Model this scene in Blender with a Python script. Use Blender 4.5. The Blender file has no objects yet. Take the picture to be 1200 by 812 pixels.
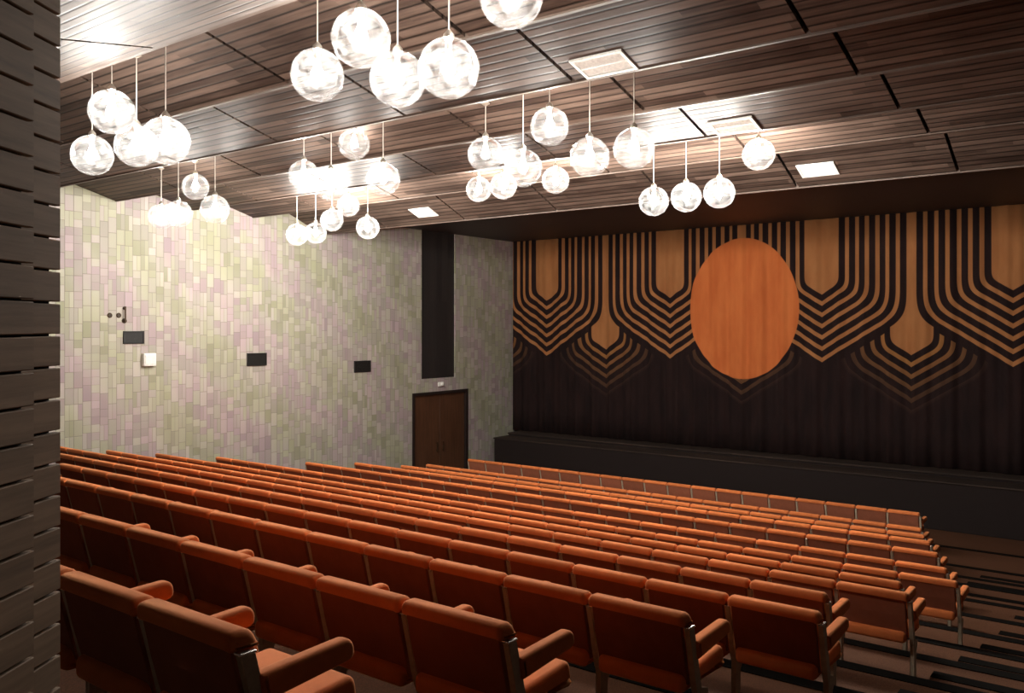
import bpy, bmesh, math, random
from mathutils import Vector, Matrix
random.seed(4)
SC = bpy.context.scene
COL = SC.collection
PI = math.pi

# ------------------------------------------------------------------ helpers
def link(name, me, mat=None, parent=None):
    o = bpy.data.objects.new(name, me)
    COL.objects.link(o)
    if mat is not None:
        for m in (mat if isinstance(mat, (list, tuple)) else [mat]):
            me.materials.append(m)
    if parent is not None:
        o.parent = parent
    return o

def obj(name, bm, mat=None, parent=None, smooth=False, loc=None):
    bmesh.ops.recalc_face_normals(bm, faces=bm.faces[:])
    me = bpy.data.meshes.new(name)
    bm.to_mesh(me); bm.free()
    if smooth:
        for p in me.polygons: p.use_smooth = True
        me.set_sharp_from_angle(angle=math.radians(38))
    o = link(name, me, mat, parent)
    if loc is not None: o.location = loc
    return o

def thing(name, label, cat, loc=(0, 0, 0), group=None):
    o = bpy.data.objects.new(name, None)
    COL.objects.link(o)
    o.empty_display_size = .1
    o.location = loc
    o['label'] = label; o['category'] = cat
    if group: o['group'] = group
    return o

def struct(o):
    o['kind'] = 'structure'; return o

def add_box(bm, x0, x1, y0, y1, z0, z1, mi=0):
    vs = [bm.verts.new(p) for p in ((x0,y0,z0),(x1,y0,z0),(x1,y1,z0),(x0,y1,z0),
                                    (x0,y0,z1),(x1,y0,z1),(x1,y1,z1),(x0,y1,z1))]
    fs = []
    for q in ((0,3,2,1),(4,5,6,7),(0,1,5,4),(1,2,6,5),(2,3,7,6),(3,0,4,7)):
        f = bm.faces.new([vs[i] for i in q]); f.material_index = mi; fs.append(f)
    return vs, fs

def add_prism(bm, prof, x0, x1, mi=0):
    """profile of (y, z) extruded from x0 to x1"""
    a = [bm.verts.new((x0, y, z)) for y, z in prof]
    b = [bm.verts.new((x1, y, z)) for y, z in prof]
    n = len(prof)
    fs = [bm.faces.new(a), bm.faces.new(b[::-1])]
    for i in range(n):
        fs.append(bm.faces.new((a[i], b[i], b[(i+1) % n], a[(i+1) % n])))
    for f in fs: f.material_index = mi
    return fs

def add_cyl(bm, p0, p1, r0, r1=None, n=12, cap=True):
    r1 = r0 if r1 is None else r1
    p0 = Vector(p0); p1 = Vector(p1); d = (p1-p0).normalized()
    q = d.to_track_quat('Z', 'Y')
    A = []; B = []
    for i in range(n):
        a = 2*PI*i/n; v = Vector((math.cos(a), math.sin(a), 0))
        A.append(bm.verts.new(p0 + q @ (v*r0))); B.append(bm.verts.new(p1 + q @ (v*r1)))
    for i in range(n):
        bm.faces.new((A[i], A[(i+1) % n], B[(i+1) % n], B[i]))
    if cap:
        bm.faces.new(A[::-1]); bm.faces.new(B)

def add_lathe(bm, prof, n=24):
    """prof list of (r, z) around the z axis"""
    rings = []
    for r, z in prof:
        if r < 1e-6: rings.append([bm.verts.new((0, 0, z))])
        else: rings.append([bm.verts.new((r*math.cos(2*PI*i/n), r*math.sin(2*PI*i/n), z)) for i in range(n)])
    for a, b in zip(rings, rings[1:]):
        for i in range(n):
            j = (i+1) % n
            if len(a) == 1 and len(b) == 1: continue
            if len(a) == 1: bm.faces.new((a[0], b[j], b[i]))
            elif len(b) == 1: bm.faces.new((a[i], a[j], b[0]))
            else: bm.faces.new((a[i], a[j], b[j], b[i]))

def bevel(bm, edges, w, seg=3):
    bmesh.ops.bevel(bm, geom=edges, offset=w, offset_type='OFFSET', segments=seg, profile=.5, affect='EDGES', clamp_overlap=True)

# ------------------------------------------------------------------ materials
class NT:
    def __init__(s, name):
        s.m = bpy.data.materials.new(name); s.m.use_nodes = True
        s.t = s.m.node_tree; s.t.nodes.clear()
        s.out = s.t.nodes.new('ShaderNodeOutputMaterial')
    def n(s, typ, **kw):
        nd = s.t.nodes.new(typ)
        for k, v in kw.items(): setattr(nd, k, v)
        return nd
    def l(s, a, b): s.t.links.new(a, b)
    def put(s, sock, v):
        if hasattr(v, 'is_output') or isinstance(v, bpy.types.NodeSocket): s.l(v, sock)
        else: sock.default_value = v
    def math(s, op, a, b=None, c=None, clamp=False):
        nd = s.n('ShaderNodeMath', operation=op, use_clamp=clamp)
        s.put(nd.inputs[0], a)
        if b is not None: s.put(nd.inputs[1], b)
        if c is not None: s.put(nd.inputs[2], c)
        return nd.outputs[0]
    def mix(s, f, a, b):
        nd = s.n('ShaderNodeMix', data_type='RGBA')
        s.put(nd.inputs[0], f); s.put(nd.inputs[6], a); s.put(nd.inputs[7], b)
        return nd.outputs[2]
    def coord(s, kind='Object'):
        tc = s.n('ShaderNodeTexCoord'); return tc.outputs[kind]
    def xyz(s, v):
        nd = s.n('ShaderNodeSeparateXYZ'); s.l(v, nd.inputs[0]); return nd.outputs
    def vec(s, x, y, z):
        nd = s.n('ShaderNodeCombineXYZ')
        for i, v in enumerate((x, y, z)): s.put(nd.inputs[i], v)
        return nd.outputs[0]
    def noise(s, v, scale, detail=3, rough=.55):
        nd = s.n('ShaderNodeTexNoise'); nd.inputs['Scale'].default_value = scale
        nd.inputs['Detail'].default_value = detail; nd.inputs['Roughness'].default_value = rough
        s.l(v, nd.inputs['Vector']); return nd.outputs['Fac']
    def white(s, v):
        nd = s.n('ShaderNodeTexWhiteNoise', noise_dimensions='3D'); s.l(v, nd.inputs['Vector']); return nd.outputs['Value']
    def ramp(s, f, stops, interp='LINEAR'):
        nd = s.n('ShaderNodeValToRGB'); cr = nd.color_ramp; cr.interpolation = interp
        while len(cr.elements) < len(stops): cr.elements.new(.5)
        for e, (p, c) in zip(cr.elements, stops): e.position = p; e.color = c
        s.l(f, nd.inputs[0]); return nd.outputs[0]
    def bump(s, h, strength=.3, dist=.01):
        nd = s.n('ShaderNodeBump'); nd.inputs['Strength'].default_value = strength
        nd.inputs['Distance'].default_value = dist; s.l(h, nd.inputs['Height']); return nd.outputs[0]
    def bsdf(s, color, rough=.6, normal=None, metal=0, spec=.5, sheen=0):
        b = s.n('ShaderNodeBsdfPrincipled')
        s.put(b.inputs['Base Color'], color); s.put(b.inputs['Roughness'], rough)
        b.inputs['Metallic'].default_value = metal; b.inputs['Specular IOR Level'].default_value = spec
        if sheen: b.inputs['Sheen Weight'].default_value = sheen
        if normal is not None: s.l(normal, b.inputs['Normal'])
        s.l(b.outputs[0], s.out.inputs[0]); return b

def c(r, g, b): return (r, g, b, 1)

def fabric(name, col, var=.25, sheen=.15, tint=None):
    t = NT(name); v = t.coord()
    oi = t.n('ShaderNodeObjectInfo')
    n1 = t.noise(v, 9, 3); n2 = t.noise(v, 420, 2)
    f = t.math('ADD', t.math('MULTIPLY', n1, .5), t.math('MULTIPLY', n2, .5))
    f = t.math('ADD', f, t.math('MULTIPLY', t.math('SUBTRACT', oi.outputs['Random'], .5), .35))
    lo = tuple(x*(1-var) for x in col) + (1,); hi = tuple(min(1, x*(1+var)) for x in col) + (1,)
    t.bsdf(t.ramp(f, [(.2, lo), (.8, hi)]), .85, t.bump(n2, .35, .002), spec=.15, sheen=sheen)
    b = [n for n in t.t.nodes if n.type == 'BSDF_PRINCIPLED'][0]
    b.inputs['Sheen Roughness'].default_value = .35
    if tint: b.inputs['Sheen Tint'].default_value = tint + (1,)
    return t.m

def wood(name, dark, light, along='X', plank=None, rough=.4, gaprand=True, spec=.5, plankaxis='Y', gap=.06):
    t = NT(name); v = t.coord(); x, y, z = t.xyz(v)
    ax = {'X': x, 'Y': y, 'Z': z}
    st = {'X': (1, 14, 14), 'Y': (14, 1, 14), 'Z': (14, 14, 1)}[along]
    mp = t.vec(t.math('MULTIPLY', x, st[0]), t.math('MULTIPLY', y, st[1]), t.math('MULTIPLY', z, st[2]))
    hs = None
    if plank:
        q = t.math('DIVIDE', ax[plankaxis], plank)
        idx = t.math('FLOOR', q); fr = t.math('FRACT', q)
        # board ends: every board run is cut into lengths
        sh = t.math('MULTIPLY', t.white(t.vec(idx, 3.1, 1.7)), 3.0)
        seg = t.math('FLOOR', t.math('DIVIDE', t.math('ADD', ax[along], sh), 2.3))
        rnd = t.white(t.vec(idx, seg, .5))
        mp2 = t.n('ShaderNodeVectorMath', operation='ADD'); t.l(mp, mp2.inputs[0])
        t.l(t.vec(t.math('MULTIPLY', rnd, 31), t.math('MULTIPLY', rnd, 17), 0), mp2.inputs[1]); mp = mp2.outputs[0]
        edge = t.math('MINIMUM', fr, t.math('SUBTRACT', 1, fr))
        hs = t.math('SMOOTH_MIN', t.math('DIVIDE', edge, gap), 1.0, .2)
        hs = t.math('MINIMUM', t.math('MAXIMUM', hs, 0), 1)
    n1 = t.noise(mp, 1.6, 5, .6)
    n2 = t.noise(v, 2.1, 2)
    f = t.math('ADD', t.math('MULTIPLY', n1, .75), t.math('MULTIPLY', n2, .25))
    if plank: f = t.math('ADD', f, t.math('MULTIPLY', t.math('SUBTRACT', rnd, .5), .42))
    colr = t.ramp(f, [(.25, c(*dark)), (.75, c(*light))])
    nb = t.math('MULTIPLY', n1, .25)
    if plank:
        colr = t.mix(hs, c(*(x*.08 for x in dark)), colr)
        nb = t.math('ADD', nb, hs)
    rg = t.math('ADD', rough, t.math('MULTIPLY', n2, .12))
    t.bsdf(colr, rg, t.bump(nb, .5, .006), spec=spec)
    return t.m

def plain(name, col, rough=.6, metal=0, var=.12, scale=30, spec=.5):
    t = NT(name); v = t.coord(); n = t.noise(v, scale, 3)
    lo = tuple(x*(1-var) for x in col) + (1,); hi = tuple(min(1, x*(1+var)) for x in col) + (1,)
    t.bsdf(t.ramp(n, [(.3, lo), (.7, hi)]), rough, t.bump(n, .1, .002), metal=metal, spec=spec)
    return t.m

def m_tiles():
    t = NT('split_tile_cladding'); x, y, z = t.xyz(t.coord())
    W, H = .165, .30
    q = t.math('DIVIDE', y, W); ci = t.math('FLOOR', q); cf = t.math('FRACT', q)
    off = t.white(t.vec(ci, 7.3, 2.2))
    q2 = t.math('ADD', t.math('DIVIDE', z, H), t.math('MULTIPLY', off, 1.0))
    ri = t.math('FLOOR', q2); rf = t.math('FRACT', q2)
    # some tiles are split into two narrow ones or two short ones
    k = t.white(t.vec(ci, ri, 4.4))
    spl = t.math('GREATER_THAN', k, .62)
    cf2 = t.math('FRACT', t.math('MULTIPLY', cf, 2))
    half = t.math('FLOOR', t.math('MULTIPLY', cf, 2))
    cfe = t.math('ADD', t.math('MULTIPLY', cf2, spl), t.math('MULTIPLY', cf, t.math('SUBTRACT', 1, spl)))
    spl2 = t.math('LESS_THAN', k, .3)
    rf2 = t.math('FRACT', t.math('MULTIPLY', rf, 2)); rh = t.math('FLOOR', t.math('MULTIPLY', rf, 2))
    rfe = t.math('ADD', t.math('MULTIPLY', rf2, spl2), t.math('MULTIPLY', rf, t.math('SUBTRACT', 1, spl2)))
    hid = t.math('ADD', t.math('MULTIPLY', half, spl), t.math('MULTIPLY', t.math('MULTIPLY', rh, spl2), 3))
    rnd = t.white(t.vec(ci, ri, hid)); rnd2 = t.white(t.vec(ri, hid, ci))
    ec = t.math('MINIMUM', cfe, t.math('SUBTRACT', 1, cfe)); er = t.math('MINIMUM', rfe, t.math('SUBTRACT', 1, rfe))
    g = t.math('MULTIPLY', t.math('MULTIPLY', ec, 16, clamp=True), t.math('MULTIPLY', er, 38, clamp=True))
    # slow drift of the glaze colour between green and rose batches, in slanting bands
    d = t.math('ADD', t.math('MULTIPLY', y, .62), t.math('MULTIPLY', z, .62))
    wob = t.noise(t.vec(t.math('MULTIPLY', y, .5), t.math('MULTIPLY', z, .5), 0), 1.0, 2)
    s1 = t.math('SINE', t.math('ADD', t.math('MULTIPLY', d, 4.2), t.math('MULTIPLY', wob, 5)))
    f = t.math('ADD', t.math('MULTIPLY', s1, .2), .5)
    f = t.math('ADD', f, t.math('MULTIPLY', t.math('SUBTRACT', rnd, .5), .5))
    col = t.ramp(f, [(.05, c(.40, .40, .21)), (.35, c(.47, .45, .29)), (.55, c(.50, .44, .36)), (.75, c(.50, .37, .36)), (.97, c(.47, .33, .36))])
    val = t.math('ADD', .68, t.math('MULTIPLY', rnd2, .24))
    hsv = t.n('ShaderNodeHueSaturation'); t.l(col, hsv.inputs['Color']); t.l(val, hsv.inputs['Value'])
    hsv.inputs['Saturation'].default_value = .72
    col = t.mix(g, c(.22, .19, .16), hsv.outputs[0])
    hgt = t.math('ADD', g, t.math('MULTIPLY', rnd2, .7))
    t.bsdf(col, .6, t.bump(hgt, .45, .012), spec=.3)
    return t.m

def m_curtain():
    t = NT('printed_curtain_cloth'); v = t.coord(); X, Y, Z = t.xyz(v)
    HP = 2.05; XC = -6.70
    px = t.math('PINGPONG', t.math('SUBTRACT', X, XC), HP)
    def shield(ax, zs, k0=.10, k1=.24):
        dg = t.math('DIVIDE', t.math('ADD', t.math('SUBTRACT', zs, Z), t.math('MULTIPLY', ax, .65)), 1.205)
        return t.math('SMOOTH_MAX', ax, dg, t.math('ADD', k0, t.math('MULTIPLY', ax, k1)))
    P, OW = .230, .090
    f = shield(px, 1.30)
    ff = t.math('MODULO', t.math('SUBTRACT', f, .42), P)
    def step(a, e, w=.012):  # 1 when a>e
        return t.math('ADD', t.math('DIVIDE', t.math('SUBTRACT', a, e), w), .5, clamp=True)
    bands = step(ff, P-OW)
    bands = t.math('MULTIPLY', bands, t.math('SUBTRACT', 1, step(f, 1.80)))
    penn = t.math('SUBTRACT', 1, step(f, .42))
    bands = t.math('MAXIMUM', bands, penn)
    inside = t.math('SUBTRACT', 1, step(f, 1.94))          # first tier
    qx = t.math('SUBTRACT', HP, px)
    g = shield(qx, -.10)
    gg = t.math('MODULO', t.math('SUBTRACT', g, .46), P)
    b2 = step(gg, P-OW)
    drop = t.math('SUBTRACT', 1, step(g, .46))
    lim = t.math('SUBTRACT', 1, step(g, 1.56, .12))
    b2 = t.math('MULTIPLY', t.math('MULTIPLY', b2, lim), t.math('SUBTRACT', 1, drop))
    tier2 = t.math('MULTIPLY', step(f, 1.99), t.math('SUBTRACT', 1, drop))
    # colours of the dyes
    n = t.noise(t.vec(X, 0, t.math('MULTIPLY', Z, .25)), 3.0, 3)
    ground = t.ramp(n, [(.3, c(.012, .007, .007)), (.7, c(.024, .012, .011))])
    gold = t.ramp(n, [(.3, c(.31, .125, .045)), (.7, c(.40, .175, .066))])
    red = t.ramp(n, [(.3, c(.52, .13, .036)), (.7, c(.64, .19, .055))])
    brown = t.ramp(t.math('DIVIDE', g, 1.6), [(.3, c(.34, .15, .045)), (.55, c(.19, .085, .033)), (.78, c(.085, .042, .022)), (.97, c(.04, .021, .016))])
    col = t.mix(t.math('MULTIPLY', bands, inside), ground, gold)
    col = t.mix(t.math('MULTIPLY', step(f, 1.94), drop), col, gold)
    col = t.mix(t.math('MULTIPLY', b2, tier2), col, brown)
    ex = t.math('DIVIDE', t.math('SUBTRACT', X, -8.73), 1.46); ez = t.math('DIVIDE', t.math('SUBTRACT', Z, .475), 1.83)
    rr = t.math('SQRT', t.math('ADD', t.math('MULTIPLY', ex, ex), t.math('MULTIPLY', ez, ez)))
    col = t.mix(t.math('SUBTRACT', 1, step(rr, 1.0, .01)), col, red)
    w = t.noise(v, 300, 2)
    t.bsdf(col, .9, t.bump(w, .2, .002), spec=.15)
    return t.m

def m_globe(hz):
    t = NT('seeded_lamp_glass'); v = t.coord()
    lw = t.n('ShaderNodeLayerWeight'); lw.inputs['Blend'].default_value = .25
    nz = t.noise(v, 14, 4, .65)
    sd = t.n('ShaderNodeTexVoronoi'); sd.inputs['Scale'].default_value = 26; t.l(v, sd.inputs['Vector'])
    seeds = t.math('LESS_THAN', sd.outputs['Distance'], .16)
    bp = t.bump(t.math('ADD', nz, t.math('MULTIPLY', seeds, .3)), .6, .012)
    tr = t.n('ShaderNodeBsdfTransparent'); tr.inputs[0].default_value = c(.97, .97, .97)
    tl = t.n('ShaderNodeBsdfTranslucent'); tl.inputs[0].default_value = c(1, 1, 1)
    gl = t.n('ShaderNodeBsdfGlossy'); gl.inputs[0].default_value = c(1, 1, 1); gl.inputs['Roughness'].default_value = .05
    t.l(bp, gl.inputs['Normal'])
    a = t.n('ShaderNodeMixShader')
    haze = t.math('ADD', t.math('MULTIPLY', t.math('POWER', lw.outputs['Facing'], 3.0), .040), t.math('MULTIPLY', t.math('SUBTRACT', nz, .35), hz))
    haze = t.math('ADD', haze, t.math('MULTIPLY', seeds, .010))
    t.l(t.math('MAXIMUM', haze, .001), a.inputs[0]); t.l(tr.outputs[0], a.inputs[1]); t.l(tl.outputs[0], a.inputs[2])
    b = t.n('ShaderNodeMixShader')
    t.l(t.math('MULTIPLY', lw.outputs['Fresnel'], .35), b.inputs[0]); t.l(a.outputs[0], b.inputs[1]); t.l(gl.outputs[0], b.inputs[2])
    t.l(b.outputs[0], t.out.inputs[0])
    return t.m

def m_emit(name, col, s):
    t = NT(name); e = t.n('ShaderNodeEmission'); e.inputs[0].default_value = c(*col); e.inputs[1].default_value = s
    t.l(e.outputs[0], t.out.inputs[0]); return t.m

M = {}
M['orange'] = fabric('orange_upholstery', (.66, .185, .055), sheen=.8, tint=(1, .5, .24))
M['rear'] = fabric('brown_red_upholstery', (.27, .088, .046), sheen=.1)
M['metal'] = plain('brushed_frame_metal', (.42, .34, .24), .5, .0)
M['cap'] = plain('polished_cap_metal', (.85, .82, .76), .25, .9)
M['ceil'] = wood('ceiling_boards', (.034, .021, .016), (.130, .089, .069), 'X', .115, rough=.42, spec=.13, gap=.17)
M['rise'] = wood('ceiling_edge_board', (.055, .036, .028), (.14, .10, .078), 'X', None, rough=.45, spec=.25)
M['ceilfront'] = plain('shade_toned_soffit', (.030, .020, .020), .6)  # unlit look of the front soffit is put into its dark colour
M['void'] = plain('black_void', (.006, .005, .005), .9)
M['tile'] = m_tiles()
M['darkwall'] = wood('dark_wall_boards', (.010, .006, .005), (.025, .015, .011), 'Y', .14, rough=.6, plankaxis='Z')
M['slat'] = wood('screen_board_wood', (.12, .078, .048), (.42, .28, .18), 'X', None, rough=.65, spec=.2)
M['carpet'] = plain('brown_floor_carpet', (.095, .040, .020), .9, scale=120, var=.35, spec=.15)
M['nose'] = plain('black_step_edge', (.006, .005, .004), .95, spec=.05)  # black strip along the front edge of each step
M['stage'] = plain('dark_stage_cloth', (.017, .011, .010), .85, scale=60, spec=.2)
M['stagetop'] = wood('dark_stage_floor', (.030, .020, .016), (.055, .036, .027), 'X', .12, rough=.7, spec=.2)
M['curtain'] = m_curtain()
M['door'] = wood('door_veneer', (.045, .018, .009), (.12, .050, .022), 'Z', None, rough=.45)
M['doorframe'] = plain('dark_door_frame', (.020, .012, .010), .5)
M['recess'] = wood('dark_recess_panel', (.010, .008, .008), (.022, .017, .015), 'Z', .24, rough=.6, plankaxis='Y', gap=.02)
M['white'] = plain('white_enamel', (.80, .79, .74), .45)
M['black'] = plain('black_plastic', (.012, .011, .010), .5)
M['bronze'] = plain('dark_bronze', (.055, .032, .016), .4, .6)
GLASS = [m_globe(h) for h in (.20, .15, .050)]
BULBS = [m_emit('lit_lamp_bulb', (1.0, .955, .88), e) for e in (350, 340, 1450)]
M['cord'] = plain('pale_lamp_cord', (.62, .58, .52), .5)
M['brass'] = plain('lamp_holder_metal', (.70, .66, .58), .3, .8)

# ------------------------------------------------------------------ room data (metres, eye at z = 0)
XL, XR = -16.2, 2.2
YB, YC = -1.6, 21.5
ROWS = [  # back-top line y, depth of back top under eye, right end x, number of seats
    (1.60, .92, -2.24, 3), (2.66, 1.145, -2.03, 7), (3.79, 1.36, -1.81, 12), (4.90, 1.59, -1.53, 16),
    (6.03, 1.82, -1.84, 20), (7.12, 2.035, -1.555, 25), (8.25, 2.27, -1.865, 25), (9.40, 2.49, -1.61, 26),
    (10.60, 2.68, -1.92, 25), (11.85, 2.82, -2.25, 22), (13.00, 2.95, -2.56, 21), (14.20, 3.14, -2.88, 20),
    (15.35, 3.29, -3.16, 20), (16.60, 3.29, -3.45, 19)]
SH = .80          # back top above its own floor
FLOORZ = [-(h + SH) for _, h, _, _ in ROWS]
ENDFLOOR = -4.34

# ------------------------------------------------------------------ floor: one stepped deck
steps = []   # (y where this level starts, z)
for k, (y, h, _, _) in enumerate(ROWS):
    steps.append((YB if k == 0 else y - .16, FLOORZ[k]))
steps.append((17.75, ENDFLOOR))
bm = bmesh.new()
step_edges = []
AX = -1.45     # the aisle is on this side, with a half step between levels
for k, (y0, z) in enumerate(steps):
    y1 = steps[k+1][0] if k+1 < len(steps) else YC + .3
    add_box(bm, XL - .1, XR + .1, y0, y1, z - 1.2, z)
    if k + 1 < len(steps):
        z2 = steps[k+1][1]
        step_edges.append((y1, z, XL))
        if z - z2 > .05:
            ym = y1 + .5
            add_box(bm, AX - .9 if k > 8 else AX, XR + .1, y1 - .01, ym, z2 - .3, (z + z2)/2)
            step_edges.append((ym, (z + z2)/2, AX - .9 if k > 8 else AX))
struct(obj('floor', bm, M['carpet']))
for i, (y, z, x0) in enumerate(step_edges):
    bm = bmesh.new()
    add_prism(bm, [(y - .13, z + .001), (y - .13, z + .008), (y + .004, z + .008), (y + .009, z + .003), (y + .009, z - .05), (y + .001, z - .05), (y + .001, z + .001)],
              max(x0, AX - .9) if x0 > XL else AX - 2.2, XR)
    struct(obj('trim_%d' % (i+1), bm, M['nose']))

# ------------------------------------------------------------------ walls
DY0, DY1, DZT = 17.0, 19.33, -1.80        # double door opening
NY0, NY1, NZ0 = 17.37, 18.76, -1.43       # tall dark recess above the door
bm = bmesh.new()
ZT = 3.4; ZB = -5.6
add_box(bm, XL - .35, XL, YB - .3, DY0, ZB, ZT)
add_box(bm, XL - .35, XL, DY1, YC + .9, ZB, ZT)
add_box(bm, XL - .35, XL, DY0, DY1, DZT, NZ0)
add_box(bm, XL - .35, XL, DY0, NY0, NZ0, ZT)
add_box(bm, XL - .35, XL, NY1, DY1, NZ0, ZT)
add_box(bm, XL - .35, XL, DY0, DY1, ZB, ENDFLOOR)
struct(obj('wall_left', bm, M['tile']))
bm = bmesh.new(); add_box(bm, XL - .35, XL - .03, NY0, NY1, NZ0, ZT)
o = struct(obj('trim_40', bm, M['recess']))
bm = bmesh.new(); add_box(bm, XR, XR + .2, YB - .3, YC + .9, ZB, ZT)
struct(obj('wall_right', bm, M['darkwall']))
bm = bmesh.new(); add_box(bm, XL - .35, XR + .2, YB - .4, YB - .2, ZB, ZT)
struct(obj('wall_back', bm, M['darkwall']))
bm = bmesh.new(); add_box(bm, XL - .35, XR + .2, YC + .6, YC + .8, ZB, ZT)
struct(obj('wall_front', bm, M['void']))

# door_1: pair of veneered leaves in a dark frame
bm = bmesh.new()
for a, b in ((DY0, DY0 + .09), (DY1 - .09, DY1)):
    add_box(bm, XL - .2, XL + .02, a, b, ENDFLOOR, DZT)
add_box(bm, XL - .2, XL + .02, DY0 + .09, DY1 - .09, DZT - .08, DZT)
fr = struct(obj('door_1', bm, M['doorframe']))
ym = (DY0 + DY1)/2
for a, b in ((DY0 + .095, ym - .006), (ym + .006, DY1 - .095)):
    bm = bmesh.new(); add_box(bm, XL - .12, XL - .06, a, b, ENDFLOOR + .01, DZT - .085)
    bevel(bm, bm.edges[:], .004, 1)
    leaf = obj('door_leaf', bm, M['door'], fr)
    bm = bmesh.new()
    hy = b - .12 if b < ym else a + .12
    add_cyl(bm, (XL - .02, hy, -3.22), (XL - .02, hy, -3.5), .014, n=10)
    for z in (-3.26, -3.46): add_cyl(bm, (XL - .06, hy, z), (XL - .02, hy, z), .009, n=8)
    obj('door_handle', bm, M['bronze'], leaf)

# ------------------------------------------------------------------ ceiling: saw-tooth of boarded panels
LIPS = [(4.16, 2.43, -.17), (5.62, 2.43, .27), (7.27, 2.43, .27), (8.76, 2.43, .27), (10.39, 2.43, .27), (11.91, 2.43, .27), (13.85, 2.22, .42)]
YEDGE = [YB - .3] + [l[0] for l in LIPS]
def ceil_z(y):
    for k, (yl, zl, sl) in enumerate(LIPS):
        if y <= yl: return zl + sl*(yl - y)
    return 2.65
seams = []
x = -7.0
while x > XL: x -= 2.32
x += 2.32
while x < XR: seams.append(x); x += 2.32
xs = [XL] + seams + [XR]
bm = bmesh.new()
G = .022
for k, (yl, zl, sl) in enumerate(LIPS):
    y0 = YEDGE[k] + (.03 if k else 0)
    z0 = zl + sl*(yl - y0)
    for a, b in zip(xs, xs[1:]):
        a2 = a + (G if a > XL else 0); b2 = b - (G if b < XR else 0)
        add_prism(bm, [(y0, z0), (yl - .045, zl + sl*.045), (yl - .045, zl + sl*.045 + .04), (y0, z0 + .04)], a2, b2, 0)
    znext = LIPS[k+1][1] + LIPS[k+1][2]*(LIPS[k+1][0] - yl) if k + 1 < len(LIPS) else 2.65
    add_box(bm, XL, XR, yl - .045, yl, zl - .004, max(znext, zl) + .1, 1)   # edge board
    add_prism(bm, [(y0, z0 + .12), (yl, zl + .12), (yl, zl + .16), (y0, z0 + .16)], XL, XR, 2)  # black backing over the gaps
struct(obj('ceiling', bm, [M['ceil'], M['rise'], M['void']]))
bm = bmesh.new(); add_box(bm, XL, XR, LIPS[-1][0], YC + .6, 2.65, 2.8)
struct(obj('trim_41', bm, M['ceilfront']))
bm = bmesh.new(); add_box(bm, XL - .35, XR + .2, YB - .3, YC + .9, 3.4, 3.5)
struct(obj('trim_42', bm, M['void']))

# ceiling vents (white frame, louvres, centre bar), lying in the slope of their panel
def vent(x, y, sl, label):
    t = thing('ceiling_vent', label, 'vent', (x, y, ceil_z(y)), 'white louvred ceiling vents')
    t.rotation_euler = (-math.atan(sl), 0, 0)
    w, d = .285, .175
    bm = bmesh.new()
    add_box(bm, -w, w, -d, -d + .035, -.02, .004); add_box(bm, -w, w, d - .035, d, -.02, .004)
    add_box(bm, -w, -w + .035, -d + .035, d - .035, -.02, .004); add_box(bm, w - .035, w, -d + .035, d - .035, -.02, .004)
    add_box(bm, -w + .035, w - .035, -.01, .01, -.016, .004)
    bevel(bm, [e for e in bm.edges if all(v.co.z < -.015 for v in e.verts)], .005, 2)
    obj('vent_frame', bm, M['white'], t)
    bm = bmesh.new()
    n = 9
    for i in range(n):
        yy = -d + .045 + (2*d - .09)*(i + .5)/n
        add_prism(bm, [(yy - .015, -.002), (yy - .013, -.0005), (yy + .015, -.012), (yy + .013, -.0135)], -w + .035, w - .035)
    obj('louvres', bm, M['white'], t)
    bm = bmesh.new(); add_box(bm, -w + .02, w - .02, -d + .02, d - .02, .001, .003)
    obj('backing_plate', bm, M['white'], t)
vent(-4.23, 7.05, .27, 'large white louvred ceiling vent, nearest of the vents among the hanging globes')
vent(-4.23, 10.17, .27, 'white louvred ceiling vent, second nearest, beside the lone globe hung high')
vent(-4.23, 13.39, .42, 'white ceiling vent on the last boarded strip, in front of the orange circle')
vent(-12.43, 13.39, .42, 'small distant white ceiling vent near the tall dark recess')

# ------------------------------------------------------------------ stage and curtain
st = thing('stage', 'low dark stage platform running below the patterned curtain', 'stage', (-7, 20.9, ENDFLOOR))
def stage_part(name, x0, x1, y0, y1, z0, z1, m, bev=.012):
    bm = bmesh.new(); add_box(bm, x0 + 7, x1 + 7, y0 - 20.9, y1 - 20.9, z0 - ENDFLOOR, z1 - ENDFLOOR)
    if bev: bevel(bm, bm.edges[:], bev, 2)
    return obj(name, bm, m, st)
stage_part('front_step', -15.9, XR - .05, 20.2, 20.9, ENDFLOOR, -3.33, M['stage'])
stage_part('step_tread', -15.92, XR - .05, 20.17, 20.9, -3.33, -3.29, M['stagetop'])
stage_part('platform', -15.9, XR - .05, 20.9, YC + .55, ENDFLOOR, -3.25, M['stage'])
stage_part('platform_floor', -15.92, XR - .05, 20.87, YC + .55, -3.25, -3.21, M['stagetop'])

def curtain_y(x):
    return (.030*math.sin(x*2*PI/.62 + .7*math.sin(x*1.3)) + .016*math.sin(x*2*PI/.27 + 1.1*math.sin(x*.7 + 1)) + .02*math.sin(x*2*PI/1.9 + .5))
bm = bmesh.new()
NX, NZ = 900, 8
cx0, cx1, cz0, cz1 = XL + .03, XR - .06, -3.2, 2.645
grid = []
for i in range(NX + 1):
    x = cx0 + (cx1 - cx0)*i/NX
    colv = []
    for j in range(NZ + 1):
        f = j/NZ
        colv.append(bm.verts.new((x, YC + curtain_y(x)*(1.25 - .6*f), cz0 + (cz1 - cz0)*f)))
    grid.append(colv)
for i in range(NX):
    for j in range(NZ):
        bm.faces.new((grid[i][j], grid[i+1][j], grid[i+1][j+1], grid[i][j+1]))
cur = obj('stage_curtain', bm, M['curtain'], smooth=True)
sol = cur.modifiers.new('thickness', 'SOLIDIFY'); sol.thickness = .012; sol.offset = 1
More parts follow.
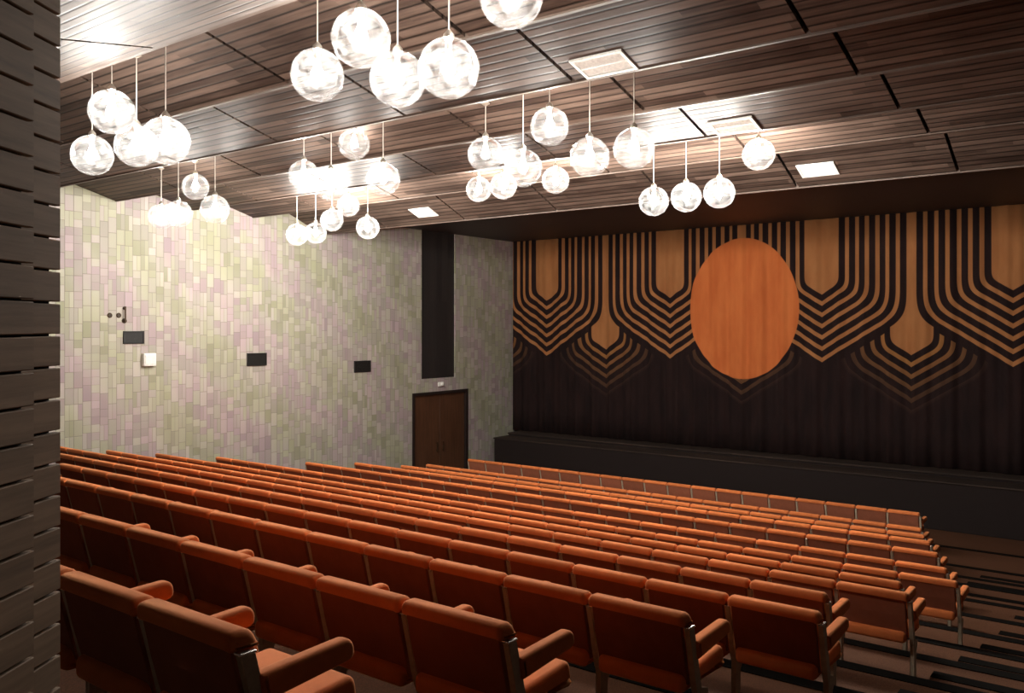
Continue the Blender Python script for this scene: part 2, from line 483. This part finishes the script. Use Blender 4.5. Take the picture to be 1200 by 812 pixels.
cur['label'] = 'huge dark stage curtain with orange stripes, nested chevrons and a big orange disc'
cur['category'] = 'curtain'

# ------------------------------------------------------------------ fittings on the tiled wall
def port(y, z, w, h, label):
    t = thing('wall_port', label, 'wall opening', (XL, y, z), 'dark ports in the tiled wall')
    bm = bmesh.new(); f = .025
    for a in ((-w/2 - f, w/2 + f, h/2, h/2 + f), (-w/2 - f, w/2 + f, -h/2 - f, -h/2), (-w/2 - f, -w/2, -h/2, h/2), (w/2, w/2 + f, -h/2, h/2)):
        add_box(bm, 0, .03, a[0], a[1], a[2], a[3])
    bevel(bm, bm.edges[:], .004, 1)
    obj('port_frame', bm, M['black'], t)
    bm = bmesh.new(); add_box(bm, 0, .012, -w/2, w/2, -h/2, h/2)
    n = 7
    for i in range(n):
        zz = -h/2 + h*(i + .5)/n
        add_box(bm, .012, .02, -w/2, w/2, zz - .008, zz + .008)
    obj('port_screen', bm, M['black'], t)
    return t
def wall_pt(u, v):
    t = (u - 600)/1012.0
    s = -XL/(.602 - .798*t)
    return s*(.798 + .602*t), (383 - v)/1012.0*s
for u0, v0, u1, v1, lb in ((144, 388, 168.5, 402.5, 'dark rectangular port in tiled wall, just below the two round sockets'),
                         (289, 414, 312, 428, 'dark rectangular port in the middle of the bare tiled wall'),
                         (414.5, 423, 434, 435.5, 'dark rectangular port in tiled wall, the one nearest the door')):
    ya, za = wall_pt(u0, v0); yb, zb = wall_pt(u1, v1)
    port((ya + yb)/2, (za + zb)/2, yb - ya - .05, za - zb - .05, lb)
ya, za = wall_pt(166, 414); yb, zb = wall_pt(180.5, 428.5)
t = thing('wall_box', 'small square white box on the tiled wall below the port', 'control box', (XL, (ya+yb)/2, (za+zb)/2))
w, h = (yb-ya)/2, (za-zb)/2
bm = bmesh.new(); add_box(bm, 0, .09, -w, w, -h, h); bevel(bm, bm.edges[:], .012, 2); obj('housing', bm, M['white'], t)
bm = bmesh.new(); add_box(bm, .09, .1, -w*.8, w*.8, -h*.75, h*.75); bevel(bm, bm.edges[:], .004, 1); obj('cover_plate', bm, M['white'], t)
for u, lb in ((128.5, 'round dark wall socket, farther from the upright bracket'), (139, 'round dark wall socket, right beside the upright bracket')):
    y, z = wall_pt(u, 369.5)
    t = thing('wall_socket', lb, 'wall socket', (XL, y, z), 'round sockets on the tiled wall')
    bm = bmesh.new(); add_lathe(bm, [(.0, .015), (.022, .015), (.026, .022), (.042, .022), (.05, .012), (.05, 0), (0, 0)], 20)
    bmesh.ops.rotate(bm, verts=bm.verts[:], matrix=Matrix.Rotation(PI/2, 3, 'Y'))
    obj('socket_ring', bm, M['bronze'], t, True)
    bm = bmesh.new(); add_cyl(bm, (.012, 0, 0), (.019, 0, 0), .018, n=12); obj('socket_insert', bm, M['black'], t)
y, za = wall_pt(145.5, 359); _, zb = wall_pt(145.5, 378)
t = thing('wall_bracket', 'slim upright dark bracket on tiled wall beside two round sockets', 'bracket', (XL, y, (za+zb)/2))
hh = (za - zb)/2
bm = bmesh.new(); add_box(bm, .04, .056, -.016, .016, -hh, hh); bevel(bm, bm.edges[:], .005, 2); obj('bracket_bar', bm, M['bronze'], t)
for s in (-1, 1):
    bm = bmesh.new(); add_cyl(bm, (0, 0, s*(hh - .035)), (.042, 0, s*(hh - .035)), .02, n=12)
    add_cyl(bm, (0, 0, s*(hh - .035)), (.012, 0, s*(hh - .035)), .034 if s > 0 else .05, n=14); obj('bracket_foot', bm, M['bronze'], t)
# little lamp over the door
y, z = wall_pt(516, 450)
t = thing('door_lamp', 'tiny pale lamp fixed on the wall above the double door', 'lamp', (XL, y, z))
bm = bmesh.new(); add_box(bm, 0, .05, -.11, .11, -.06, .06); bevel(bm, bm.edges[:], .01, 2); obj('lamp_base', bm, M['white'], t)
bm = bmesh.new(); add_lathe(bm, [(.05, 0), (.05, .03), (.036, .06), (0, .075)], 16)
bmesh.ops.rotate(bm, verts=bm.verts[:], matrix=Matrix.Rotation(PI/2, 3, 'Y'))
for v in bm.verts: v.co.x += .05
obj('lamp_lens', bm, M['white'], t, True)

# ------------------------------------------------------------------ slatted timber screen beside the camera position
def plan(lat, s):      # plan point from sideways / forward distance of the screen's own axes
    return Vector((-.602*s + .798*lat, .798*s + .602*lat, 0))
scr = thing('slatted_screen', 'dark timber screen of horizontal boards close beside the last row', 'screen', (plan(-1.25, 2.2).x, plan(-1.25, 2.2).y, FLOORZ[0]))
org = Vector(scr.location)
axd = (plan(.079, 1) - plan(0, 0)).normalized(); axn = Vector((-axd.y, axd.x, 0))   # along, and away to the left
def screen_panel(p_end, length, name):
    bm = bmesh.new()
    pitch = .0903; z = .0675 - pitch*20
    while z < 1.57:
        z0, z1 = z + .0035, z + pitch - .0035
        if z0 > FLOORZ[0] + .01:
            vs, _ = add_box(bm, -length, 0, 0, .022, z0, z1)
        z += pitch
    bevel(bm, bm.edges[:], .0025, 1)
    me_o = obj(name, bm, M['slat'], scr)
    me_o.location = Vector((p_end.x, p_end.y, 0)) - org
    me_o.rotation_euler = (0, 0, math.atan2(axd.y, axd.x))
    bm = bmesh.new(); add_box(bm, -length, -.02, .022, .07, FLOORZ[0], 1.64)
    bk = obj('screen_post', bm, M['void'], scr)
    bk.location = me_o.location; bk.rotation_euler = me_o.rotation_euler
e1 = plan(-.553*2.2, 2.2); e2 = plan(-.5225*2.45, 2.45)
screen_panel(e1, 1.2, 'board_panel')
screen_panel(e2, .5, 'board_panel')

# ------------------------------------------------------------------ theatre seats
PW = .55
TAN = math.tan(math.radians(14))
def lean(z): return (SH - z)*TAN        # forward shift of the reclined back at height z
def rounded_profile(pts, rad, seg=4):
    out = []
    n = len(pts)
    for i in range(n):
        p = Vector(pts[i]); a = Vector(pts[i-1]); b = Vector(pts[(i+1) % n])
        r = rad[i]
        if r <= 0: out.append(p); continue
        da = (a - p).normalized(); db = (b - p).normalized()
        for k in range(seg + 1):
            f = k/seg
            q0 = p + da*r*(1 - f); q1 = p + db*r*f
            out.append(q0.lerp(q1, f))
    return out
def soft_prism(bm, prof, x0, x1, r, seg=4):
    """profile of Vectors (y, z) extruded along x with its end edges rounded off by r"""
    n = len(prof)
    ar = sum(prof[i].x*prof[(i+1) % n].y - prof[(i+1) % n].x*prof[i].y for i in range(n))
    sg = 1 if ar > 0 else -1
    inn = []
    for i in range(n):
        d0 = prof[i] - prof[i-1]; d1 = prof[(i+1) % n] - prof[i]
        n0 = Vector((-d0.y, d0.x))*sg; n1 = Vector((-d1.y, d1.x))*sg
        if n0.length > 1e-9: n0.normalize()
        if n1.length > 1e-9: n1.normalize()
        m = n0 + n1
        m = m/max(.6, m.length**2/2) if m.length > 1e-6 else n0
        inn.append(m)
    rings = []
    for k in range(seg + 1):
        a = PI/2*k/seg
        rings.append((x0 + r*(1 - math.cos(a)), r*(1 - math.sin(a))))
    rings += [(x1 - (x - x0), q) for x, q in rings[::-1]]
    R_ = [[bm.verts.new((x, prof[i].x + inn[i].x*q, prof[i].y + inn[i].y*q)) for i in range(n)] for x, q in rings]
    bm.faces.new(R_[0]); bm.faces.new(R_[-1][::-1])
    for A, B in zip(R_, R_[1:]):
        for i in range(n):
            bm.faces.new((A[i], B[i], B[(i+1) % n], A[(i+1) % n]))
def back_bm():
    bm = bmesh.new()
    # fat roll over the top, overhanging the rear panel
    y_r, y_f = -.048, .064
    pts = [(y_r + .006, SH), (y_f - .008, SH - .004), (y_f + lean(SH - .07), SH - .07), (y_r + lean(SH - .066), SH - .066)]
    prof = rounded_profile(pts, [.040, .042, .012, .012], 6)
    soft_prism(bm, prof, -PW/2 + .005, PW/2 - .005, .026)
    for v in bm.verts:     # shoulders drop a little towards the joints
        ex = abs(v.co.x) - (PW/2 - .08)
        if ex > 0 and v.co.z > SH - .06: v.co.z -= .014*(ex/.075)**2
    # narrower padded back below it
    pts = [(-.012 + lean(SH - .05), SH - .05), (y_f - .006 + lean(SH - .05), SH - .05), (y_f + lean(.42), .42), (y_f - .05 + lean(.42), .40), (-.012 + lean(.42), .42)]
    soft_prism(bm, rounded_profile(pts, [0, 0, .025, .01, .01]), -PW/2 + .036, PW/2 - .036, .01, 3)
    return bm
def panel_bm():
    bm = bmesh.new()
    pr = [(-.036 + lean(SH - .055), SH - .055), (-.010 + lean(SH - .055), SH - .055), (-.006 + lean(.425), .425), (-.036 + lean(.425), .425), (-.040 + lean(.60), .60)]
    soft_prism(bm, rounded_profile([p for p in pr], [0, 0, .004, .006, 0], 3), -PW/2 + .026, PW/2 - .026, .006, 2)
    return bm
def cushion_bm():
    bm = bmesh.new()
    pts = [(.015, .385), (.015, .475), (.25, .480), (.505, .492), (.52, .40), (.49, .385)]
    soft_prism(bm, rounded_profile(pts, [.03, .035, 0, .035, .03, .02]), -PW/2 + .034, PW/2 - .034, .028)
    return bm
def arm_bm():
    bm = bmesh.new()
    pts = [(.055, .650), (.435, .660), (.445, .582), (.07, .556)]
    soft_prism(bm, rounded_profile(pts, [.01, .040, .036, .01], 6), -.032, .032, .020)
    return bm
def frame_bm():
    bm = bmesh.new()
    zt = SH - .078
    pr = [(-.030 + lean(zt), zt), (.024 + lean(zt), zt), (.024 + lean(.40), .40), (.20, .38), (.20, .33), (.155, .30), (.155, .03), (.30, .02), (.30, 0), (-.02, 0), (-.02, .02), (.09, .03), (.09, .36), (-.030 + lean(.42), .42)]
    add_prism(bm, pr, -.015, .015)
    bevel(bm, bm.edges[:], .003, 1)
    return bm
def cap_bm():
    bm = bmesh.new()
    zt = SH - .078
    add_box(bm, -.017, .017, -.034 + lean(zt), .027 + lean(zt), zt - .001, zt + .008)
    bevel(bm, bm.edges[:], .003, 2)
    return bm
ORD = ['first', 'second', 'third', 'fourth', 'fifth', 'sixth', 'seventh', 'eighth', 'ninth', 'tenth', 'eleventh', 'twelfth', 'thirteenth', 'fourteenth', 'fifteenth', 'sixteenth', 'seventeenth', 'eighteenth', 'nineteenth', 'twentieth', 'twenty-first', 'twenty-second', 'twenty-third', 'twenty-fourth', 'twenty-fifth', 'twenty-sixth']
SEATS = 'orange theatre seats in rows'
proto = thing('theatre_seat', 'x', 'theatre seat', group=SEATS)
bk = obj('backrest', back_bm(), M['orange'], proto, True)
pn = obj('back_panel', panel_bm(), M['rear'], bk, False); pn['label'] = 'darker brown rear panel of the backrest'
cu = obj('seat_cushion', cushion_bm(), M['orange'], proto, True)
ar = obj('armrest', arm_bm(), M['orange'], proto, True)
fm = obj('side_frame', frame_bm(), M['metal'], proto)
cp = obj('frame_cap', cap_bm(), M['cap'], fm); cp['label'] = 'shiny metal cap'
ar.location.x = fm.location.x = PW/2
for o in (bk, cu, ar):
    w = o.modifiers.new('normals', 'WEIGHTED_NORMAL') if False else None
def copy_to(src, parent, dx=0):
    d = src.copy(); COL.objects.link(d); d.parent = parent; d.location.x = src.location.x + dx
    return d
first = True
for k, (y, h, xe, n) in enumerate(ROWS):
    for i in range(n):
        if first: r = proto
        else:
            r = proto.copy(); COL.objects.link(r)
            b2 = copy_to(bk, r); copy_to(pn, b2)
            copy_to(cu, r); copy_to(ar, r); f2 = copy_to(fm, r); copy_to(cp, f2)
        r.location = (xe - PW/2 - PW*i, y, FLOORZ[k])
        place = 'at the right end' if i == 0 else '%s from right end' % ORD[i]
        r['label'] = 'orange theatre seat %s of the %s row%s' % (place, ORD[k], ' counted from the nearest' if i else ' counted from the nearest')
        if i == n - 1 and k >= 6:      # row's far end has a frame and an armrest of its own
            copy_to(ar, r, -PW); f2 = copy_to(fm, r, -PW); copy_to(cp, f2)
        first = False

# ------------------------------------------------------------------ globe pendant lamps
R = .21
def globe_bm():
    bm = bmesh.new()
    prof = []
    n = 22
    for i in range(n + 1):
        a = PI*i/n
        prof.append((R*math.sin(a), R*math.cos(a)*.985))
    prof[0] = (.034, R*.975)
    prof.insert(0, (.030, R*.975 + .02))
    add_lathe(bm, prof, 40)
    return bm
def holder_bm():
    bm = bmesh.new()
    add_lathe(bm, [(0, R + .055), (.012, R + .05), (.036, R + .02), (.038, R - .005), (.03, R - .01), (.024, R - .035), (.022, R - .09), (.0, R - .09)], 18)
    return bm
def bulb_bm():
    bm = bmesh.new()
    add_lathe(bm, [(0, .115), (.018, .112), (.022, .08), (.040, .04), (.048, .005), (.044, -.022), (.028, -.042), (0, -.05)], 14)
    return bm
ROWY = (4.55, 7.76, 10.97)
LAMPS = [  # image row of the cluster, plan x and height from the photograph's own perspective, label
 (0, 108, 182, 'globe pendant hung lowest and leftmost in the cluster beside the slatted screen'),
 (0, 131, 131, 'globe pendant hung highest in the cluster beside the slatted screen'),
 (0, 160, 171, 'globe pendant third from left in the cluster beside the slatted screen, overlapping its neighbour'),
 (0, 194, 165, 'globe pendant rightmost in the cluster beside the slatted screen'),
 (0, 372, 88, 'large globe pendant leftmost of the nearest overhead cluster'),
 (0, 423, 45, 'large globe pendant hung highest between two others in the nearest overhead cluster'),
 (0, 466, 93, 'large globe pendant hung lowest in the nearest overhead cluster'),
 (0, 526, 80, 'large globe pendant at the right side of the nearest overhead cluster'),
 (0, 599, -4, 'large globe pendant cut off by the top edge, apart from the overhead cluster'),
 (1, 189, 254, 'small globe pendant leftmost in the far left cluster before the tiled wall'),
 (1, 209, 251, 'small globe pendant overlapping the leftmost one in the far left cluster'),
 (1, 229, 219, 'small globe pendant hung highest in the far left cluster'),
 (1, 252, 245, 'small globe pendant rightmost in the far left cluster before the tiled wall'),
 (1, 356, 205, 'globe pendant leftmost in the middle cluster, upper tier'),
 (1, 388, 217, 'very bright globe pendant lowest of the upper tier in the middle cluster'),
 (1, 415, 169, 'globe pendant hung highest in the middle cluster'),
 (1, 449, 210, 'globe pendant rightmost in the middle cluster, upper tier'),
 (1, 569, 181, 'clearest globe pendant, leftmost in the cluster below the nearest ceiling vent'),
 (1, 613, 197, 'very bright globe pendant second from left, below the nearest ceiling vent'),
 (1, 644, 148, 'globe pendant hung highest in the cluster below the nearest ceiling vent'),
 (1, 691, 184, 'globe pendant second from right in the cluster below the nearest ceiling vent'),
 (1, 743, 174, 'globe pendant rightmost in the cluster below the nearest ceiling vent'),
 (2, 348, 275, 'tiny distant globe pendant leftmost in the lower tier before the tiled wall'),
 (2, 370, 273, 'tiny distant globe pendant second from left in the lower tier before the tiled wall'),
 (2, 389, 258, 'tiny distant globe pendant in the middle of the lower tier before the tiled wall'),
 (2, 408, 241, 'tiny distant globe pendant hung highest in the lower tier before the tiled wall'),
 (2, 431, 267, 'tiny distant globe pendant rightmost in the lower tier before the tiled wall'),
 (2, 561, 222, 'small globe pendant directly below the clearest globe'),
 (2, 590, 218, 'small globe pendant low in a cluster, second from left below the very bright globe'),
 (2, 651, 211, 'small globe pendant alone below the highest globe near the vent'),
 (2, 766, 236, 'globe pendant leftmost of the three in line above the orange disc'),
 (2, 804, 231, 'globe pendant in the middle of the three in line above the orange disc'),
 (2, 843, 226, 'globe pendant rightmost of the three in line above the orange disc'),
 (2, 889, 181, 'lone globe pendant hung high beside the second ceiling vent, farthest right'),
]
LDY = {(131, 131): -.31, (160, 171): .05, (194, 165): -.31, (466, 93): .1, (423, 45): -.3, (526, 80): -.1,
  (189, 254): .2, (209, 251): -.25, (229, 219): .2, (252, 245): -.2, (356, 205): .15, (388, 217): -.32, (415, 169): .2, (449, 210): -.1,
  (348, 275): -.28, (370, 273): .22, (389, 258): -.10, (408, 241): .20, (561, 222): .1, (590, 218): -.2, (613, 197): -.1, (569, 181): .2}
gl_me = [obj('globe', globe_bm(), GLASS[i], None, True) for i in range(3)]
ho_me = obj('lamp_holder', holder_bm(), M['brass'], None, True)
bu_me = [obj('bulb', bulb_bm(), BULBS[i], None, True) for i in range(3)]
bu_used = [False]*3
used = False
LG = 'globe pendant lamps under the boarded ceiling'
for row, u, v, lb in LAMPS:
    Yl = ROWY[row] + LDY.get((u, v), 0)
    tt = (u - 600)/1012.0
    s = Yl/(.798 + .602*tt)
    X = s*(-.602 + .798*tt); Z = s*(383 - v)/1012.0
    Zc = ceil_z(Yl)
    t = thing('globe_pendant', lb, 'pendant lamp', (X, Yl, Z), LG)
    if not used:
        hd = ho_me; used = True
    else:
        hd = ho_me.copy(); COL.objects.link(hd)
    if bu_used[row]:
        bl = bu_me[row].copy(); COL.objects.link(bl)
        g = gl_me[row].copy(); COL.objects.link(g)
    else:
        bl = bu_me[row]; g = gl_me[row]; bu_used[row] = True
    g.parent = hd.parent = bl.parent = t
    g.rotation_euler.z = random.uniform(0, 6.28)
    hgt = Zc - Z
    bm = bmesh.new(); add_cyl(bm, (0, 0, R + .05), (0, 0, max(hgt + .05, R + .08)), .0055, n=8)
    obj('cord', bm, M['cord'], t, True)
    bm = bmesh.new(); add_lathe(bm, [(0, hgt - .035), (.02, hgt - .03), (.05, hgt - .01), (.055, hgt + .03), (0, hgt + .03)], 18)
    obj('ceiling_rose', bm, M['brass'], t, True)

# ------------------------------------------------------------------ world, camera, colour
w = bpy.data.worlds.new('world'); SC.world = w; w.use_nodes = True
bg = w.node_tree.nodes.get('Background') or w.node_tree.nodes.new('ShaderNodeBackground')
bg.inputs[0].default_value = (.5, .5, .55, 1); bg.inputs[1].default_value = .0
cd = bpy.data.cameras.new('camera'); cam = bpy.data.objects.new('camera', cd); COL.objects.link(cam)
cam.location = (0, 0, 0)
cam.rotation_euler = (PI/2, 0, math.atan2(.602, .798))
cd.sensor_width = 36; cd.sensor_fit = 'HORIZONTAL'; cd.lens = 36*1012/1200
cd.shift_y = -23/1200; cd.clip_start = .05
SC.camera = cam
SC.view_settings.view_transform = 'Standard'
SC.view_settings.look = 'None'
SC.view_settings.exposure = 0.0
SC.view_settings.gamma = 1
SC.view_settings.use_curve_mapping = False
SC.cycles.transparent_max_bounces = 24
